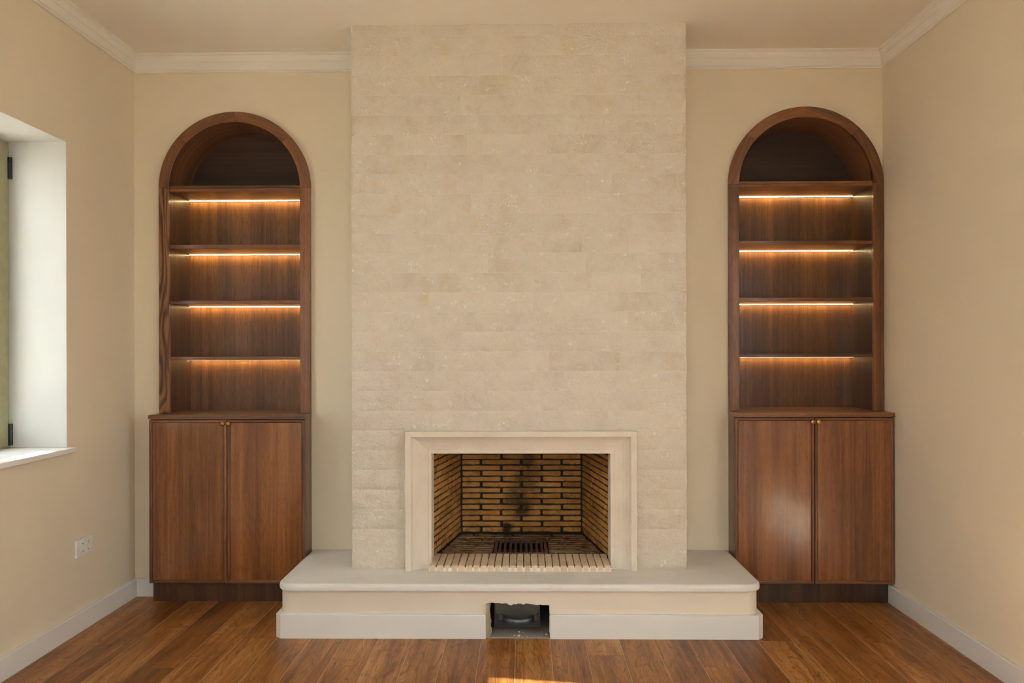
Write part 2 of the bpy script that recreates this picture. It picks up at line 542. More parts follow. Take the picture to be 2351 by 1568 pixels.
structure(add('ceiling', box(XL - .3, XR + .3, YF - .3, .3, ZC, ZC + .2), M['ceiling'], center=False), 'plain pale ceiling above the fireplace room', 'ceiling')

# ---- floor: every board its own piece
floor = structure(add('floor', box(XL - .3, XR + .3, YF - .3, .3, -.12, -.016), M['joint'], center=False), 'brown oiled oak plank floor laid towards the fireplace', 'floor')
PITCH = .1428
k0 = math.floor((XL + .035) / PITCH)
FIXED = {(-1.547): [-.465], (-1.396): [-.918], (-1.118): [-.586], 1.048: [-.61], .323: [-.775], 1.45: [-.622], .736: [-.891]}
cuts = {}
for xk, ys in FIXED.items():
    cuts[math.floor((xk + .035) / PITCH)] = ys
rng = random.Random(3)
fill = bmesh.new()
bmesh_cache = {}
for k in range(k0, math.ceil((XR + .035) / PITCH)):
    xa, xb = max(XL, -.035 + k * PITCH), min(XR, -.035 + (k + 1) * PITCH)
    if xb - xa < .012: continue
    ends = [0.0]
    y = cuts[k][0] if k in cuts else -rng.uniform(1.15, 2.2)
    while y > YF + .5:
        ends.append(y)
        y -= rng.uniform(1.3, 2.1)
    ends.append(YF)
    for ya, yb in zip(ends, ends[1:]):
        g = .0008
        add('floor_board', box(xa + g, xb - g, yb + .0004, ya - .0004, -.0155, rng.uniform(-.0003, .0), .0007), M['floor'], floor)
    box(xb - g, xb + g, YF, 0, -.0155, -.0005, bm=fill)
add('joint_filler', fill, M['joint'], floor)

# ---- crown moulding, mitred in the corners
CROWN = [(0, -.088), (.010, -.088), (.012, -.084), (.0085, -.080), (.0085, -.078), (.013, -.075), (.0145, -.0405), (.0175, -.039),
         (.0175, -.036), (.0185, -.029), (.0215, -.021), (.026, -.0145), (.026, -.011), (.0295, -.010), (.0295, -.006), (.033, -.005), (.033, 0), (0, 0)]
def moulding(name, prof, a, b, zb, inward, mit_a, mit_b, mat):
    """straight run from a to b; inward is the direction away from the wall; mit = extra length per unit of depth at each end"""
    a, b, inward = Vector(a), Vector(b), Vector(inward)
    d = (b - a).normalized()
    def f(i, p):
        base = (a, b)[i] + d * ((1, -1)[i] * p[0] * (mit_a, mit_b)[i])
        return Vector((base.x + inward.x * p[0], base.y + inward.y * p[0], zb + p[1]))
    return add(name, sweep(prof, f, 2), mat, center=False)
structure(moulding('trim_1', CROWN, (XL, 0), (BX0 + .01, 0), ZC, (0, -1), 1, 0, M['crown']), 'stepped crown moulding above the left bookcase', 'crown moulding')
structure(moulding('trim_2', CROWN, (BX1 - .01, 0), (XR, 0), ZC, (0, -1), 0, 1, M['crown']), 'stepped crown moulding above the right bookcase', 'crown moulding')
structure(moulding('trim_3', CROWN, (XL, 0), (XL, YF), ZC, (1, 0), 1, 1, M['crown']), 'stepped crown moulding along the top of the window wall', 'crown moulding')
structure(moulding('trim_4', CROWN, (XR, 0), (XR, YF), ZC, (-1, 0), 1, 1, M['crown']), 'stepped crown moulding along the top of the right wall', 'crown moulding')

# ---- skirting boards
SKIRT = [(0, 0), (.016, 0), (.016, .082), (.0135, .0855), (.011, .086), (0, .086)]
structure(moulding('baseboard_left', SKIRT, (XL, 0), (XL, YF), 0, (1, 0), 1, 1, M['white']), 'white baseboard along the window wall under the socket', 'baseboard')
structure(moulding('baseboard_right', SKIRT, (XR, -.088), (XR, YF), 0, (-1, 0), 0, 1, M['white']), 'white baseboard along the right wall', 'baseboard')
structure(moulding('baseboard_back', SKIRT, (XL, 0), (-1.762, 0), 0, (0, -1), 1, 0, M['white']), 'short white baseboard between left corner and cabinet', 'baseboard')

# ---- windows
def window(name, w, label, right=False):
    y0, y1, z0, z1 = w
    xo, xi = XL - .30, XL - .238
    before = set(COL.objects)
    root = empty(name, (XL, (y0 + y1) / 2, z0))
    structure(root, label, 'window')
    # plastered lining of the recess
    lin = bmesh.new()
    box(xo, XL - .0005, y1 - .001, y1 + .004, z0 + .002, z1, bm=lin)
    box(xo, XL - .0005, y0 - .004, y0 + .001, z0 + .002, z1, bm=lin)
    box(xo, XL - .0005, y0 - .004, y1 + .004, z1 - .001, z1 + .004, bm=lin)
    add('reveal', lin, M['reveal'], root, center=False)
    # stone sill
    add('window_sill', box(xo, XL + .026, y0 - .03, y1 + .026, z0 - .022, z0, .004, 2), M['marble'], root)
    # fixed frame
    fr = bmesh.new()
    f = .022
    for (ya, yb, za, zb) in ((y1 - f, y1 - .002, z0, z1 - .002), (y0 + .002, y0 + f, z0, z1 - .002), (y0 + f, y1 - f, z1 - f, z1 - .002), (y0 + f, y1 - f, z0, z0 + f)):
        box(xi - .06, xi - .004, ya, yb, za, zb, .002, bm=fr)
    add('window_frame', fr, M['sage'], root)
    ym = (y0 + y1) / 2
    for ya, yb, hy in ((ym + .002, y1 - .010, y1 - .008), (y0 + .010, ym - .002, y0 + .008)):
        s = bmesh.new()
        st, za, zb = .068, z0 + .006, z1 - .012
        box(xi - .030, xi, ya, ya + st, za, zb, .003, bm=s)
        box(xi - .030, xi, yb - st, yb, za, zb, .003, bm=s)
        box(xi - .030, xi, ya + st, yb - st, zb - st, zb, .003, bm=s)
        box(xi - .030, xi, ya + st, yb - st, za, za + .085, .003, bm=s)
        so = add('sash', s, M['sage'], root)
        add('pane', box(xi - .018, xi - .014, ya + st - .008, yb - st + .008, za + .078, zb - st + .008), M['glass'], so)
        for hz in (1.922, .808):
            h = tube((xi + .004, hy, hz), (xi + .004, hy, hz + .066), .0095)
            tube((xi + .004, hy, hz + .068), (xi + .004, hy, hz + .090), .0095, bm=h)
            add('hinge', h, M['black_metal'], root, smooth=False)
    if right:                                   # mirror the finished window onto the other wall
        for o in set(COL.objects) - before:
            if o.type == 'MESH':
                for v in o.data.vertices: v.co.x = -v.co.x
                o.data.flip_normals()
            if o is root: o.location.x = XR
            else: o.location.x = -o.location.x
    return root
window('window_1', W1, 'deep white window recess with sage green sash and black hinges')
window('added_window_left', W2, 'added unseen left wall window that brightens the right wall')  # added out of view for extra daylight and warm bounce
window('added_window_right', W4, 'added unseen right wall window that brightens the left wall', True)  # added out of view to fill the window-wall side
def added_glazed_opening():  # unseen glazing added as front light for the room
    x0, x1, z0, z1 = W3
    root = structure(empty('added_window_rear', ((x0 + x1) / 2, YF, z0)), 'added unseen glazed opening that lights the room from behind the viewer', 'window')
    xm = (x0 + x1) / 2
    for xa, xb in ((x0, xm), (xm, x1)):
        s = bmesh.new()
        for q in ((xa + .002, xa + .08, z0, z1), (xb - .08, xb - .002, z0, z1), (xa + .08, xb - .08, z0, z0 + .1), (xa + .08, xb - .08, z1 - .08, z1)):
            box(q[0], q[1], YF - .2, YF - .16, q[2], q[3], .003, bm=s)
        so = add('sash', s, M['sage'], root)
        add('pane', box(xa + .075, xb - .075, YF - .182, YF - .178, z0 + .095, z1 - .075), M['glass'], so)
added_glazed_opening()
structure(add('ground', box(-30, 30, -35, 12, -.60, -.50), M['ground'], center=False), 'bounce paving added unseen outside to reflect daylight in', 'ground')  # ground plane added to bounce sunlight up through the windows

# daylight portals in the window openings (they guide the sky light, they give none themselves)
def portal(loc, rot, sx, sy):
    d = bpy.data.lights.new('window_portal', 'AREA')
    d.shape = 'RECTANGLE'; d.size = sx; d.size_y = sy
    d.cycles.is_portal = True
    o = bpy.data.objects.new('window_portal', d)
    o.location = loc; o.rotation_euler = rot
    COL.objects.link(o)
for w in (W1, W2):
    portal((XL - .29, (w[0] + w[1]) / 2, (w[2] + w[3]) / 2), (0, R(-90), 0), w[3] - w[2], w[1] - w[0])
portal((XR + .29, (W4[0] + W4[1]) / 2, (W4[2] + W4[3]) / 2), (0, R(90), 0), W4[3] - W4[2], W4[1] - W4[0])
portal(((W3[0] + W3[1]) / 2, YF - .29, (W3[2] + W3[3]) / 2), (R(90), 0, 0), W3[1] - W3[0], W3[3] - W3[2])

# ================================================================== CHIMNEY BREAST
# mortar core, then every stone of the split-face cladding
core = holed_slab([(BX0 + .012, ZH), (BX1 - .012, ZH), (BX1 - .012, ZC), (BX0 + .012, ZC)],
                  [[(-.50, ZH + .003), (.475, ZH + .003), (.475, .80), (-.50, .80)]], YB + .0014, -.001)
breast = structure(add('wall_chimney', core, M['mortar'], center=False), 'pale limestone chimney breast clad in split stone courses', 'chimney breast')

COURSES = [2.655, 2.604]
while COURSES[-1] - .0880 > ZH + .03: COURSES.append(COURSES[-1] - .0880)
COURSES[-1] = ZH
def px2x(p): return -.767 + (p - 807.5) / (1575 - 807.5) * 1.491
JOINTS = [[940, 1092, 1272, 1440], [985, 1222, 1395], [1156, 1287], [985, 1250, 1419], [933, 1059, 1194, 1310, 1462], [963, 1098, 1330],
          [905, 1074, 1198, 1258, 1394], [983, 1298, 1438], [941, 1112, 1234, 1405], [951, 1083, 1260, 1424], [985, 1122, 1394], [897, 1031, 1204, 1337, 1445],
          [986, 1121, 1345, 1415], [899, 1070, 1243, 1359, 1471], [985, 1224, 1396], [917, 1090, 1261, 1441], [1058, 1215, 1395], [1000, 1261, 1423],
          [920, 1110, 1294], [917, 1064, 1243], [985, 1190, 1396]]
def stone_face(x0, x1, z0, z1, yf, depth, amp, seed, sl=0, sr=0, side=None):
    """split stone: gridded rough face, square to crisp arrises, closed at the back"""
    bm = bmesh.new()
    w, h = x1 - x0, z1 - z0
    nx, nz = max(3, int(w / .011)), max(3, int(h / .010))
    off = Vector((seed * 3.17, seed * 1.31, seed * .77))
    g = []
    for i in range(nx + 1):
        row = []
        for j in range(nz + 1):
            x, z = x0 + w * i / nx, z0 + h * j / nz
            e = min(1, min(i, nx - i) / 1.6) * min(1, min(j, nz - j) / 1.4)
            p = Vector((x, 0, z)) + off
            d = noise.fractal(Vector((p.x * 16, 0, p.z * 26)), .9, 2.1, 4) * .8 + noise.noise(Vector((p.x * 6, 3, p.z * 10))) * .7
            jx = noise.noise(Vector((p.x * 40, 9, p.z * 30))) * .0016 if (i in (0, nx)) else 0
            if i == 0: jx = jx * (2.2 if sl else .4)
            if i == nx: jx = jx * (2.2 if sr else .4)
            yy = yf + (1 - e) * .0006 - e * amp * max(0.0, d * .75 + .55)
            row.append(bm.verts.new((x + jx, yy, z)))
        g.append(row)
    for i in range(nx):
        for j in range(nz):
            bm.faces.new((g[i][j], g[i + 1][j], g[i + 1][j + 1], g[i][j + 1]))
    rim = [g[i][0] for i in range(nx + 1)] + [g[nx][j] for j in range(1, nz + 1)] + [g[i][nz] for i in range(nx - 1, -1, -1)] + [g[0][j] for j in range(nz - 1, 0, -1)]
    back = [bm.verts.new((v.co.x, yf + depth, v.co.z)) for v in rim]
    n = len(rim)
    for i in range(n):
        bm.edges.get((rim[i], rim[(i + 1) % n])).smooth = False
        bm.faces.new((rim[i], back[i], back[(i + 1) % n], rim[(i + 1) % n]))
    bm.faces.new(back)
    if side:                                   # turn a face drawn in x-z so that it looks sideways
        for v in bm.verts:
            x, y, z = v.co
            v.co = Vector((side[0] + side[1] * (y - yf), x, z))
    return bm
SOX0, SOX1, SOZ = -.523, .497, .843            # outline of the stone surround
seed = 1
G = .0008
for c, (zt, zb) in enumerate(zip(COURSES, COURSES[1:])):
    spans = []
    if zb < SOZ - .045:
        spans = [(BX0, SOX0 + .012), (SOX1 - .012, BX1)]
    else:
        xs = [BX0] + [px2x(p) for p in (JOINTS[c] if c < len(JOINTS) else [])] + [BX1]
        spans = list(zip(xs, xs[1:]))
    z0_ = max(zb, SOZ - .01) if (zb < SOZ and len(spans) > 2) else zb
    amp = .0022 + .0050 * min(1, max(0, (2.0 - zb) / 1.5))
    for a, b in spans:
        L, Rr = abs(a - BX0) < 1e-6, abs(b - BX1) < 1e-6
        yo = YB + random.uniform(-.0006, .0006)
        add('stone', stone_face(a + (0 if L else G), b - (0 if Rr else G), z0_ + G, zt - G, yo, .022, amp, seed, L, Rr), M['stone'], breast, smooth=True)
        seed += 1
    for xs_, sg in ((BX0, 1), (BX1, -1)):      # the returns of the breast
        add('stone', stone_face(YB + .024, -.001, zb + G, zt - G, 0, .0115, amp * .6, seed, 0, 0, (xs_ + sg * .0005, sg)), M['stone'], breast, smooth=True)
        seed += 1

# ================================================================== RAISED HEARTH
HX0, HX1, HYF = -1.037, .993, -.600
hearth = tag(empty('raised_hearth', ((HX0 + HX1) / 2, HYF, 0)), 'low raised hearth with pale stone slab over cream plaster base', 'hearth')

def rounded_front(x0, x1, yf, yb, r, n=10, left=True, right=True):
    p = [(x0, yb)]
    if left:
        for i in range(n + 1):
            a = math.pi + math.pi / 2 * i / n
            p.append((x0 + r + r * math.cos(a), yf + r + r * math.sin(a)))
    else: p.append((x0, yf))
    if right:
        for i in range(n + 1):
            a = 1.5 * math.pi + math.pi / 2 * i / n
            p.append((x1 - r + r * math.cos(a), yf + r + r * math.sin(a)))
    else: p.append((x1, yf))
    p.append((x1, yb))
    return p

def bullnose_slab(x0, x1, left, right):
    zt, th = ZH, .031
    rings = [(.0055, -th), (.0015, -th + .0025), (0, -th + .007), (0, -.0135), (.0025, -.0055), (.0075, -.0012), (.014, 0)]
    bm = bmesh.new()
    prev, first = None, None
    for ins, dz in rings:
        pts = rounded_front(x0 + (ins if left else 0), x1 - (ins if right else 0), HYF + ins, -.001, .075 - ins, 10, left, right)
        ring = [bm.verts.new((p[0], p[1], zt + dz)) for p in pts]
        if prev:
            n = len(ring)
            for i in range(n): bm.faces.new((prev[i], prev[(i + 1) % n], ring[(i + 1) % n], ring[i]))
        else: first = ring
        prev = ring
    bm.faces.new(first[::-1]); bm.faces.new(prev)
    return bm
XJ = -.016
add('slab', bullnose_slab(HX0, XJ - .00008, True, False), M['slab'], hearth)
add('slab', bullnose_slab(XJ + .00008, HX1, False, True), M['slab'], hearth)

# plaster base with the ragged ash opening
PX0, PX1, PYF = -1.026, .980, -.578
OX0, OX1, OZ = -.157, .107, .146
rg = random.Random(11)
ragged = []
n = 26
for i in range(n + 1):
    f = i / n
    x = OX0 + .004 + (OX1 - OX0 - .004) * f
    ragged.append((x, OZ - .008 * f + rg.uniform(-.0028, .0022) - (.006 if i in (9, 10) else 0)))
rside = [(OX1 + rg.uniform(-.003, .002), OZ - .008 - i * .0125) for i in range(1, 11)]
lside = [(OX0 + rg.uniform(-.002, .003), i * .0125) for i in range(1, 11)]
front_out = [(PX0 + .05, 0), (OX0, 0)] + lside + ragged + rside + [(OX1, 0), (PX1 - .05, 0), (PX1 - .05, ZH - .031), (PX0 + .05, ZH - .031)]
bm = holed_slab(front_out, [], PYF, PYF + .045)
def curved_side(x0, x1, left):
    r, t_ = .05, .045
    pts = []
    for i in range(11):
        a = math.pi / 2 * i / 10
        pts.append((x0 + r - r * math.sin(a), PYF + r - r * math.cos(a)) if left else (x1 - r + r * math.sin(a), PYF + r - r * math.cos(a)))
    xe = x0 if left else x1
    s = 1 if left else -1
    inner = [(xe + s * t_, -.002), (xe + s * t_, PYF + r), (xe + s * r, PYF + t_)]
    return pts + [(xe, -.002)] + inner
for left in (True, False):
    poly_prism(curved_side(PX0, PX1, left), 0, ZH - .031, 'z', bm)
plinth = add('plaster_base', bm, M['plaster'], hearth)
for p in plinth.data.polygons: p.use_smooth = False

def chamfered_skirt(left):
    # plan outline from the opening, along the front, round the cut corner and back to the cabinet
    t_, c = .016, .016
    if left: a, b, s = OX0 - .002, PX0, 1
    else: a, b, s = OX1 + .002, PX1, -1
    out = [(a, PYF - t_), (b + s * (c * .5), PYF - t_), (b - s * t_, PYF + c * .5), (b - s * t_, -.132)]
    inn = [(b - s * .001, -.132), (b - s * .001, PYF + .03), (b + s * .03, PYF - .001), (a, PYF - .001)]
    bm = poly_prism(out + inn, 0, .0995, 'z')
    es = [e for e in bm.edges if all(v.co.z > .09 for v in e.verts)]
    bmesh.ops.bevel(bm, geom=es, offset=.0025, segments=2, affect='EDGES')
    return bm
for left in (True, False):
    add('skirting', chamfered_skirt(left), M['white'], hearth)
# inside of the ash opening
cav = bmesh.new()
box(-.30, .25, PYF + .046, -.08, -.012, .003, bm=cav)
add('ash_pit_floor', cav, M['concrete'], hearth)
add('ash_pit_threshold', box(OX0 + .004, OX1 - .001, PYF - .006, PYF + .046, -.004, .0035, .001), M['concrete'], hearth)
cav = bmesh.new()
box(-.31, -.30, PYF + .046, -.08, .0, ZH - .033, bm=cav); box(.25, .26, PYF + .046, -.08, .0, ZH - .033, bm=cav)
box(-.31, .26, -.08, -.07, .0, ZH - .033, bm=cav)
add('ash_pit_lining', cav, M['soot'], hearth)
chk = bmesh.new()
rows = []
for i in range(9):
    z = .004 + (OZ - .008) * i / 8
    rows.append([chk.verts.new((OX0 + .0005 + rg.uniform(0, .002), PYF - .014, z)), chk.verts.new((OX0 + .010 + rg.uniform(-.003, .003), PYF + .0, z)),
                 chk.verts.new((OX0 + .017 + rg.uniform(-.004, .004), PYF + .044, z)), chk.verts.new((OX0 - .004, PYF + .044, z)), chk.verts.new((OX0 - .001, PYF - .014, z))])
for a, b in zip(rows, rows[1:]):
    for j in range(5): chk.faces.new((a[j], a[(j + 1) % 5], b[(j + 1) % 5], b[j]))
chk.faces.new(rows[0]); chk.faces.new(rows[-1][::-1])
add('broken_edge', chk, M['rough_plaster'], hearth)
for i in range(16):
    x, y = rg.uniform(-.05, .10), rg.uniform(PYF - .002, PYF + .06)
    s = rg.uniform(.002, .0055)
    c = box(x - s, x + s, y - s * .7, y + s * .7, .0035, .0035 + s * .8, s * .25)
    bmesh.ops.rotate(c, verts=c.verts, cent=(x, y, 0), matrix=Matrix.Rotation(rg.uniform(0, 3), 3, 'Z'))
    add('plaster_crumb', c, M['mortar'] if i % 3 else M['concrete'], hearth)

# ================================================================== ASH DRAWER
AX0, AX1, AY, AZ1 = -.128, .071, -.475, .175
ash = tag(empty('ash_drawer', ((AX0 + AX1) / 2, AY, .003)), 'grey metal ash drawer with bowed strap handle under the hearth', 'ash drawer')
bm = box(AX0 + .004, AX1 - .004, AY + .002, -.12, .003, AZ1 - .004)
add('box', bm, M['steel'], ash)
bm = bmesh.new()
A = [bm.verts.new(p) for p in ((AX0, AY, .006), (AX1, AY, .006), (AX1 - .004, AY + .004, AZ1), (AX0, AY + .004, AZ1))]
mid = bm.verts.new(((AX0 + AX1) / 2 - .004, AY + .0055, .085))
for i in range(4): bm.faces.new((A[i], A[(i + 1) % 4], mid))
bmesh.ops.solidify(bm, geom=bm.faces[:], thickness=.0015)
box(AX0, AX1, AY - .004, AY + .001, .0035, .0075, .001, bm=bm)
add('front', bm, M['steel'], ash)
hw, hc = .0665, (AX0 + AX1) / 2 + .004
strap = bmesh.new()
pr = [(-.0015, -.012), (.0015, -.012), (.0015, .012), (-.0015, .012)]
N = 25
def strap_pt(i, p):
    a = math.pi * i / (N - 1)
    x, y = hc - hw * math.cos(a), AY - .004 - .060 * math.sin(a) ** .8
    nx_, ny_ = -math.cos(a), -math.sin(a)
    return Vector((x + nx_ * p[0], y + ny_ * p[0], .052 + p[1]))
add('handle', sweep(pr, strap_pt, N, bm=strap), M['strap'], ash, smooth=True)
for s in (-1, 1):
    xx = hc + s * (hw + .009)
    add('handle_plate', box(xx - .010, xx + .010, AY - .004, AY - .0008, .040, .064, .0008), M['steel'], ash)

# ================================================================== FIREPLACE
fire = tag(empty('fireplace', (-.013, YB, ZH)), 'open brick-lined fireplace in a moulded limestone surround', 'fireplace')
FYB = .275           # back of the firebox
FYF = -.245          # where the brick sides begin
BXB0, BXB1 = -.328, .304
# moulded stone surround, mitred at the top corners
PROF = [(0, YB + .012), (0, -.390), (.0015, -.392), (.0255, -.392), (.027, -.3905), (.027, -.380), (.0315, -.379), (.0325, -.3735),
        (.045, -.3645), (.060, -.3565), (.078, -.3495), (.0965, -.3445), (.0975, -.3475), (.1115, -.3475), (.1125, -.346), (.1125, FYF), (.100, FYF), (.06, YB + .012)]
SX0, SX1, SZ = -.5245, .4985, .8435
def jamb(left):
    def f(i, p):
        x = SX0 + p[0] if left else SX1 - p[0]
        z = ZH if i == 0 else SZ - p[0] * .915
        return Vector((x, p[1], z))
    return sweep(PROF, f, 2)
def lintel(i, p):
    x = (SX0 + p[0] + .0003) if i == 0 else (SX1 - p[0] - .0003)
    return Vector((x, p[1], SZ - p[0] * .915))
add('jamb', jamb(True), M['stone_fine'], fire)
add('jamb', jamb(False), M['stone_fine'], fire)
add('lintel', sweep(PROF, lintel, 2), M['stone_fine'], fire)

# sooty mortar shell of the firebox
FZ = .2505
def side_x(y, left):
    f = (y - FYF) / (FYB - FYF)
    return (FX0 - .002) + f * (BXB0 - (FX0 - .002)) if left else (FX1 + .002) + f * (BXB1 - (FX1 + .002))
sh = bmesh.new()
box(-.48, .46, FYB + .0045, FYB + .06, ZH - .02, 1.08, bm=sh)
for left in (True, False):
    s = -1 if left else 1
    pts = [(side_x(FYF, left) + s * .0012, FYF + .0005), (side_x(FYB, left) + s * .0012, FYB + .02), (side_x(FYB, left) + s * .06, FYB + .02), (s * .485 - (.0 if left else .02), FYF + .0005)]
    poly_prism(pts, ZH - .02, 1.08, 'z', sh)
box(-.48, .46, FYF, FYB + .06, 1.05, 1.10, bm=sh)
box(-.48, .46, FYF, FYF + .03, .76, 1.06, bm=sh)
add('firebox_shell', sh, M['soot'], fire, center=False)
fl = bmesh.new()
box(-.47, .45, -.001, FYB + .06, .17, ZH - .012, bm=fl)
add('firebox_base', fl, M['soot'], fire)

def rough_brick(L, H, D, seed):
    """thin firebrick: uneven outline, rounded arris, face towards -y, centred"""
    r = random.Random(seed)
    j = .0019
    pts = []
    nl = 7
    c = .0035
    for i in range(nl): pts.append((-L / 2 + c + (L - 2 * c) * i / (nl - 1), -H / 2 + r.uniform(-j * .3, j)))
    pts.append((L / 2 + r.uniform(-j, 0), 0))
    for i in range(nl): pts.append((L / 2 - c - (L - 2 * c) * i / (nl - 1), H / 2 - r.uniform(-j * .3, j)))
    pts.append((-L / 2 + r.uniform(0, j), 0))
    bm = bmesh.new()
    rings = []
    for k, (yy, ins) in enumerate(((D / 2, 0), (-D / 2 + .003, 0), (-D / 2, .0022))):
        ring = []
        for x, z in pts:
            f_x = 1 - ins / (L / 2)
            f_z = 1 - ins / (H / 2)
            ring.append(bm.verts.new((x * f_x, yy + (r.uniform(-.0006, .0006) if k else 0), z * f_z)))
        rings.append(ring)
    n = len(pts)
    for a, b in zip(rings, rings[1:]):
        for i in range(n): bm.faces.new((a[i], a[(i + 1) % n], b[(i + 1) % n], b[i]))
    bm.faces.new(rings[0]); bm.faces.new(rings[-1][::-1])
    bmesh.ops.recalc_face_normals(bm, faces=bm.faces)
    me = bpy.data.meshes.new('brick')
    bm.to_mesh(me); bm.free()
    return me
HB, CP = .0248, .0293
FULL = [rough_brick(.2065, HB, .022, s) for s in range(6)]
HALF = [rough_brick(.100, HB, .022, 20 + s) for s in range(4)]
QUAR = [rough_brick(.052, HB, .022, 40 + s) for s in range(3)]
for me in FULL + HALF + QUAR: me.materials.append(M['brick'])
back = empty('firebox_back', ((BXB0 + BXB1) / 2, FYB, FZ), fire)
wb = BXB1 - BXB0
nrows = 25
for rrow in range(nrows):
    z = FZ + .016 + rrow * CP
    lens = [(FULL, 1)] * 3 if rrow % 2 else [(HALF, .5), (FULL, 1), (FULL, 1), (HALF, .5)]
    x = BXB0
    for pool, f in lens:
        L = wb / 3 * f
        me = rng.choice(pool)
        base = .2065 if f == 1 else .100
        o = link('brick', me, back, (x + L / 2 + rng.uniform(-.0015, .0015), FYB + .011 - rng.uniform(0, .0025), z + rng.uniform(-.0008, .0008)))
        o.scale = ((L - .009) / base, 1, rng.uniform(.97, 1.03))
        o.rotation_euler = (0, rng.uniform(-.006, .006), 0)
        x += L
for left in (True, False):
    sd = empty('firebox_side', (side_x(0, left), 0, FZ), fire)
    dirv = Vector((side_x(FYB, left) - side_x(FYF, left), FYB - FYF, 0))
    Ls = dirv.length
    dirv.normalize()
    nrm = Vector((dirv.y, -dirv.x, 0)) if left else Vector((-dirv.y, dirv.x, 0))     # into the firebox
    ang = math.atan2(nrm.x, -nrm.y)
    for rrow in range(nrows):
        z = FZ + .016 + rrow * CP
        t_ = [-.11, -.03, -.155][rrow % 3] if not left else [-.06, -.15, -.11][rrow % 3]
        while t_ < Ls - .02:
            L = .2145
            a, b = max(t_, 0.0), min(t_ + L, Ls - .004)
            if b - a > .025:
                w_ = b - a
                pool, base = (FULL, .2065) if w_ > .15 else ((HALF, .100) if w_ > .075 else (QUAR, .052))
                p = Vector((side_x(FYF, left), FYF, 0)) + dirv * ((a + b) / 2) - nrm * (.010 + rng.uniform(-.0015, .0015))
                o = link('brick', rng.choice(pool), sd, (p.x, p.y, z + rng.uniform(-.0008, .0008)))
                o.rotation_euler = (0, 0, ang)
                o.scale = ((w_ - .005) / base, 1, rng.uniform(.98, 1.04))
            t_ += L
# brick floor of the firebox, laid crosswise, left open under the grate
GX0, GX1, GY0, GY1 = -.142, .113, -.168, .106
ff = empty('firebox_floor', (-.013, 0, ZH), fire)
FLM = [rough_brick(.2, .0395, .022, 60 + s) for s in range(5)]
for me in FLM: me.materials.append(M['brick_floor'])
y = -.176 + .0205
row = 0
while y < FYB - .01:
    xa, xb = side_x(max(y, FYF), True) + .003, side_x(max(y, FYF), False) - .003
    x = xa - (.11 if row % 2 else .03) - rng.uniform(0, .03)
    while x < xb - .01:
        segs = [(max(x, xa), min(x + .20, xb))]
        if GY0 - .018 < y < GY1 + .018:
            s2 = []
            for a, b in segs:
                if b <= GX0 or a >= GX1: s2.append((a, b))
                else:
                    if a < GX0 - .012: s2.append((a, GX0 - .002))
                    if b > GX1 + .012: s2.append((GX1 + .002, b))
            segs = s2
        for a, b in segs:
            if b - a < .012: continue
            o = link('brick', rng.choice(FLM), ff, ((a + b) / 2, y, FZ - .0115 + rng.uniform(-.001, .0008)))
            o.rotation_euler = (R(-90), 0, 0)
            o.scale = ((b - a - .005) / .2, rng.uniform(.97, 1.0), 1)
        x += .202
    y += .0425
    row += 1
add('ash_slot', box(GX0 - .02, GX1 + .02, GY0 - .02, GY1 + .02, ZH + .0003, ZH + .002), M['soot'], ff)
# sill of bricks on edge along the mouth
sill = empty('brick_sill', (-.0165, -.29, ZH), fire)
SB = [rough_brick(.222, .0296, .026, 80 + s) for s in range(5)]
for me in SB: me.materials.append(M['brick_sill'])
SXa, SXb, NS = -.4185, .3845, 25
for i in range(NS):
    xx = SXa + (i + .5) * (SXb - SXa) / NS
    o = link('brick', rng.choice(SB), sill, (xx, -.290 + rng.uniform(-.001, .001), ZH + .0125 + rng.uniform(-.0006, .0006)))
    o.rotation_euler = (Matrix.Rotation(rng.uniform(-.006, .006), 3, 'Z') @ Matrix(((0, 0, -1), (1, 0, 0), (0, -1, 0)))).to_euler()
    if abs(xx - (SXa + SXb) / 2) > .39: o.scale = (1, 1, .95)
add('mortar_bed', box(SXa + .001, SXb - .001, -.3975, -.182, ZH, ZH + .0195), M['dirty_mortar'], sill)
add('mortar_front', box(SXa + .001, SXb - .001, -.3978, -.3970, ZH, ZH + .0175), M['mortar'], sill)

# ================================================================== FIRE GRATE
grate = tag(empty('fire_grate', ((GX0 + GX1) / 2, (GY0 + GY1) / 2, ZH)), 'rusty cast iron grate of parallel bars set in firebox floor', 'grate')
fz0, fz1 = .236, .2535
fr = bmesh.new()
for q in ((GX0, GX1, GY0, GY0 + .016), (GX0, GX1, GY1 - .016, GY1), (GX0, GX0 + .014, GY0 + .016, GY1 - .016), (GX1 - .014, GX1, GY0 + .016, GY1 - .016)):
    box(q[0], q[1], q[2], q[3], fz0, fz1, .002, bm=fr)
add('frame', fr, M['iron'], grate)
nb = 9
barm = None
for i in range(nb):
    xx = GX0 + .014 + (GX1 - GX0 - .028) * (i + .5) / nb
    if barm is None:
        b = bmesh.new()
        prof = [(-.0055, -.009), (.0055, -.009), (.0065, 0), (.0045, .0055), (0, .0075), (-.0045, .0055), (-.0065, 0)]
        sweep(prof, lambda k, p: Vector((p[0], (GY0 + .014, GY1 - .014)[k] - (GY0 + GY1) / 2, p[1])), 2, bm=b)
        bmesh.ops.recalc_face_normals(b, faces=b.faces)
        barm = bpy.data.meshes.new('bar'); b.to_mesh(barm); b.free(); barm.materials.append(M['iron'])
    link('bar', barm, grate, (xx, (GY0 + GY1) / 2, fz0 + .0115))

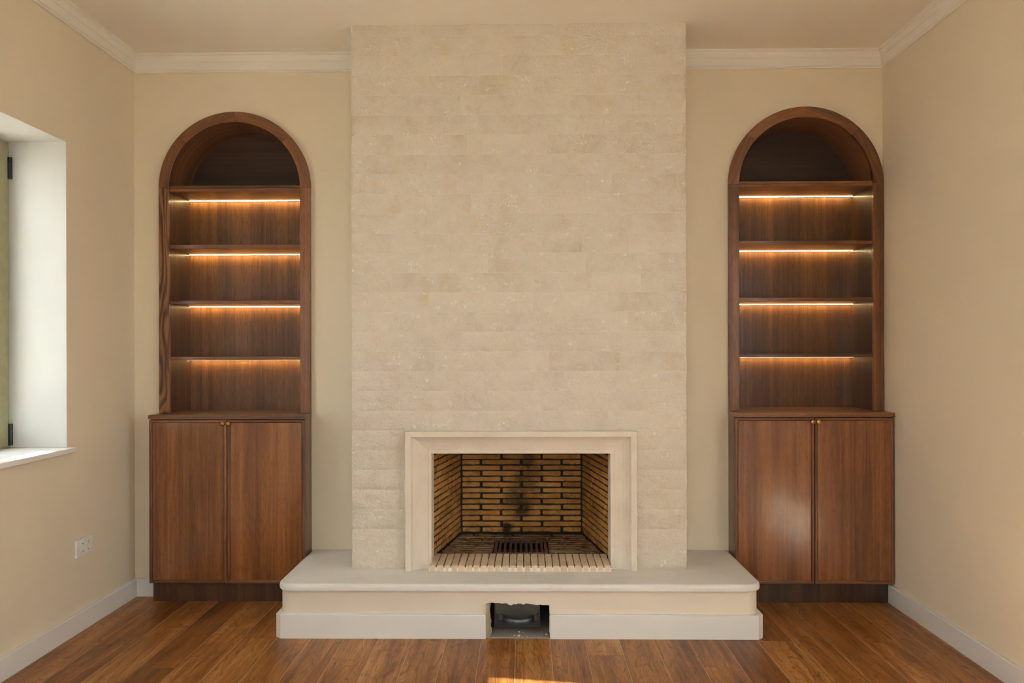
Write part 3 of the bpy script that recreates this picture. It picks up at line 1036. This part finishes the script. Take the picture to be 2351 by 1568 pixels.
# ================================================================== BOOKCASES AND CABINETS
def mitre_frame(parent, x0, x1, z0, z1, prof):
    """four mitred pieces around a door; prof = (inset, y) closed outline"""
    def side(a, b):
        def f(i, p):
            (cx, cz), (sx, sz) = (a, b)[i]
            return Vector((cx + sx * p[0], p[1], cz + sz * p[0]))
        return sweep(prof, f, 2)
    c = {'bl': ((x0, z0), (1, 1)), 'br': ((x1, z0), (-1, 1)), 'tr': ((x1, z1), (-1, -1)), 'tl': ((x0, z1), (1, -1))}
    add('stile', side(c['bl'], c['tl']), M['wood_z'], parent)
    add('stile', side(c['br'], c['tr']), M['wood_z'], parent)
    add('rail', side(c['bl'], c['br']), M['wood_x'], parent)
    add('rail', side(c['tl'], c['tr']), M['wood_x'], parent)

def build_unit(u):
    x0, x1, zc, zs = u['x0'], u['x1'], u['zc'], u['spring']
    xc, ro = (x0 + x1) / 2, (x1 - x0) / 2
    fw = .0505
    ri = ro - fw
    xi0, xi1 = x0 + fw, x1 - fw
    yf, yb = -.020, .240
    left = u['side'] == 'L'
    lab = 'left' if left else 'right'
    # ---------------- arched bookcase
    bc = empty('arched_bookcase', (xc, 0, zc))
    tag(bc, ('arched dark oak bookcase with lit shelves between window wall and chimney breast' if left else
             'arched dark oak bookcase with lit shelves tight against right wall'), 'bookcase', 'built-in arched bookcases')
    for s in (0, 1):
        a, b = (x0, xi0) if s == 0 else (xi1, x1)
        add('stile', box(a, b, yf, .0008, zc + .0004, zs - .0004, .0012), M['wood_bold'] if (left and s == 0) else M['wood_z'], bc)
        a, b = (xi0 - .018, xi0) if s == 0 else (xi1, xi1 + .018)
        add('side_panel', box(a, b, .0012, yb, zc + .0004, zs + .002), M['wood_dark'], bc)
    # front arch ring in four segments, grain following each one
    cuts_ = [0, 43, 90, 137, 180] if left else [0, 47, 90, 139, 180]
    for a0, a1 in zip(cuts_, cuts_[1:]):
        am = R((a0 + a1) / 2)
        n_ = 16
        bm_ = bmesh.new()
        prf = [(ro - .0012, yf), (ro, yf + .0012), (ro, .0008), (ri, .0008), (ri, yf + .0012), (ri + .0012, yf)]
        def f(i, p):
            a = R(a0) + .0008 + (R(a1 - a0) - .0016) * i / n_ - am + math.pi / 2
            return Vector((p[0] * math.cos(a), p[1], p[0] * math.sin(a)))
        sweep(prf, f, n_ + 1, bm=bm_)
        bmesh.ops.recalc_face_normals(bm_, faces=bm_.faces)
        me = bpy.data.meshes.new('arch_segment'); bm_.to_mesh(me); bm_.free(); me.materials.append(M['wood_x'])
        link('arch_segment', me, bc, (xc, 0, zs), (0, -(am - math.pi / 2), 0))
    # curved lining of the arch
    bm_ = bmesh.new()
    n_ = 48
    prf = [(ri, .0012), (ri + .014, .0012), (ri + .014, yb), (ri, yb)]
    sweep(prf, lambda i, p: Vector((xc + p[0] * math.cos(math.pi * i / n_), p[1], zs + p[0] * math.sin(math.pi * i / n_))), n_ + 1, bm=bm_)
    for v in bm_.verts: v.co -= Vector((xc, 0, zs))
    bmesh.ops.recalc_face_normals(bm_, faces=bm_.faces)
    me = bpy.data.meshes.new('arch_lining'); bm_.to_mesh(me); bm_.free(); me.materials.append(M['wood_curved'])
    link('arch_lining', me, bc, (xc, 0, zs))
    # backs
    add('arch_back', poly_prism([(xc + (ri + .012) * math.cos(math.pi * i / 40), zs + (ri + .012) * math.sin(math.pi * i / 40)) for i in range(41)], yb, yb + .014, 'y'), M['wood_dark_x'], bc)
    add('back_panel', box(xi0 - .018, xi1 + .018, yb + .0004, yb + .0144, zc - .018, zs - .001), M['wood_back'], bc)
    # shelves
    for k, (zb, zt) in enumerate(u['sh']):
        if k == 0:
            so = add('top_shelf', box(xi0 + .0003, xi1 - .0003, -.013, yb - .0004, zb, zb + .0155, .0012), M['wood_x'], bc)
            add('arch_sill', box(xi0 + .0005, xi1 - .0005, -.013, yb - .0004, zb + .0162, zt, .0012), M['wood_x'], bc)
        else:
            so = add('shelf', box(xi0 + .0003, xi1 - .0003, -.012, yb - .0004, zb, zt, .0012), M['wood_x'], bc)
        # led strip tucked into the back corner under the shelf
        bm_ = box(xi0 + .002, xi1 - .002, yb - .023, yb - .010, zb - .0036, zb - .0003)
        ls = add('led_strip', bm_, M['channel'], bc)
        ls.data.materials.append(M['led']); ls.data.materials.append(M['led_front'])
        for p in ls.data.polygons:
            if p.normal.z < -.5: p.material_index = 1
            elif p.normal.y < -.5: p.material_index = 2
        ls['label'] = 'glowing warm led strip'
    # ---------------- cabinet below
    cb = empty('base_cabinet', (xc, -.06, 0))
    tag(cb, ('dark oak two-door cabinet with aged brass knobs left of the hearth' if left else
             'dark oak two-door cabinet with bright brass knobs right of the hearth'), 'cabinet', 'two-door cabinets under the bookcases')
    yd = -.130
    d0, d1 = u['door']
    out = [(x0 - .001, -.134), (x1 + .001, -.134), (x1 + .001, -.0006), (xi1 - .0008, -.0006), (xi1 - .0008, yb - .002), (xi0 + .0008, yb - .002), (xi0 + .0008, -.0006), (x0 - .001, -.0006)]
    add('top', poly_prism(out, zc - .019, zc, 'z'), M['wood_x'], cb)
    body = bmesh.new()
    bt = .105 if left else .105
    box(x0, x0 + .018, -.108, -.0008, 0 if False else d0, zc - .0195, bm=body)
    box(x1 - .018, x1, -.108, -.0008, d0, zc - .0195, bm=body)
    box(x0 + .018, x1 - .018, -.106, -.0008, d0, d0 + .018, bm=body)
    box(x0 + .018, x1 - .018, -.106, -.0008, zc - .0375, zc - .0195, bm=body)
    box(x0 + .018, x1 - .018, -.012, -.0008, d0 + .018, zc - .0375, bm=body)
    add('body', body, M['wood_z'], cb)
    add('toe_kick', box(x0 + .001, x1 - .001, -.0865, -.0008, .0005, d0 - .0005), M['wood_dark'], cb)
    for s in (0, 1):
        a, b = (x0 + .0008, xc - .0012) if s == 0 else (xc + .0012, x1 - .0008)
        dr = empty('door', ((a + b) / 2, yd, d0), cb)
        prf = [(0, yd + .021), (0, yd + .002), (.002, yd), (.0095, yd), (.0125, yd + .0015), (.0155, yd + .0065), (.0155, yd + .021)]
        mitre_frame(dr, a, b, d0, d1, prf)
        add('panel', box(a + .0150, b - .0150, yd + .0065, yd + .0165, d0 + .0150, d1 - .0150), M['wood_panel'], dr)
        kx = xc - .0135 if s == 0 else xc + .0135
        kz = d1 - .0175
        mt = Matrix.Translation((kx, yd, kz)) @ Matrix.Rotation(R(90), 4, 'X')
        prk = [(.0065, -.001), (.0065, .001), (.0045, .002), (.0045, .007), (.0075, .009), (.0104, .012), (.0108, .016), (.0102, .019), (.0088, .0205), (.0001, .0210)]
        kn = add('knob', lathe(prk, mt, 24), M['brass'] if left else M['gold'], dr, smooth=True)
        kn['label'] = 'aged brass knob' if left else 'bright brass knob'
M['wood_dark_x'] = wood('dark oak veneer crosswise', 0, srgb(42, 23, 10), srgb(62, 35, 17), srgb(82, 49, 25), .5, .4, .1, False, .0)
for u in UNITS: build_unit(u)

# ================================================================== SOCKET
sy, sz = -.4755, .3565
so = tag(empty('wall_socket', (XL, sy, sz)), 'white double power socket low on the wall under the window', 'socket')
pl = box(XL + .0003, XL + .0105, sy - .0695, sy + .0695, sz - .0385, sz + .0385, .0035, 3)
add('cover_plate', pl, M['plastic'], so)
add('insert', box(XL + .0100, XL + .0118, sy - .046, sy + .046, sz - .0235, sz + .0235, .0008), M['plastic'], so)
for dy in (-.0225, .0225):
    mt = Matrix.Translation((XL + .0118, sy + dy, sz)) @ Matrix.Rotation(R(90), 4, 'Y')
    pr_ = [(.0218, -.001), (.0218, .0014), (.0205, .0018), (.0192, .0014), (.0188, -.0002), (.0001, -.0006)]
    s_ = add('socket', lathe(pr_, mt, 28), M['plastic'], so, smooth=False)
    for dz in (-.0165, .0165):
        add('earth_clip', box(XL + .0112, XL + .0136, sy + dy - .0026, sy + dy + .0026, sz + dz - .0016, sz + dz + .0016), M['brass'], s_)
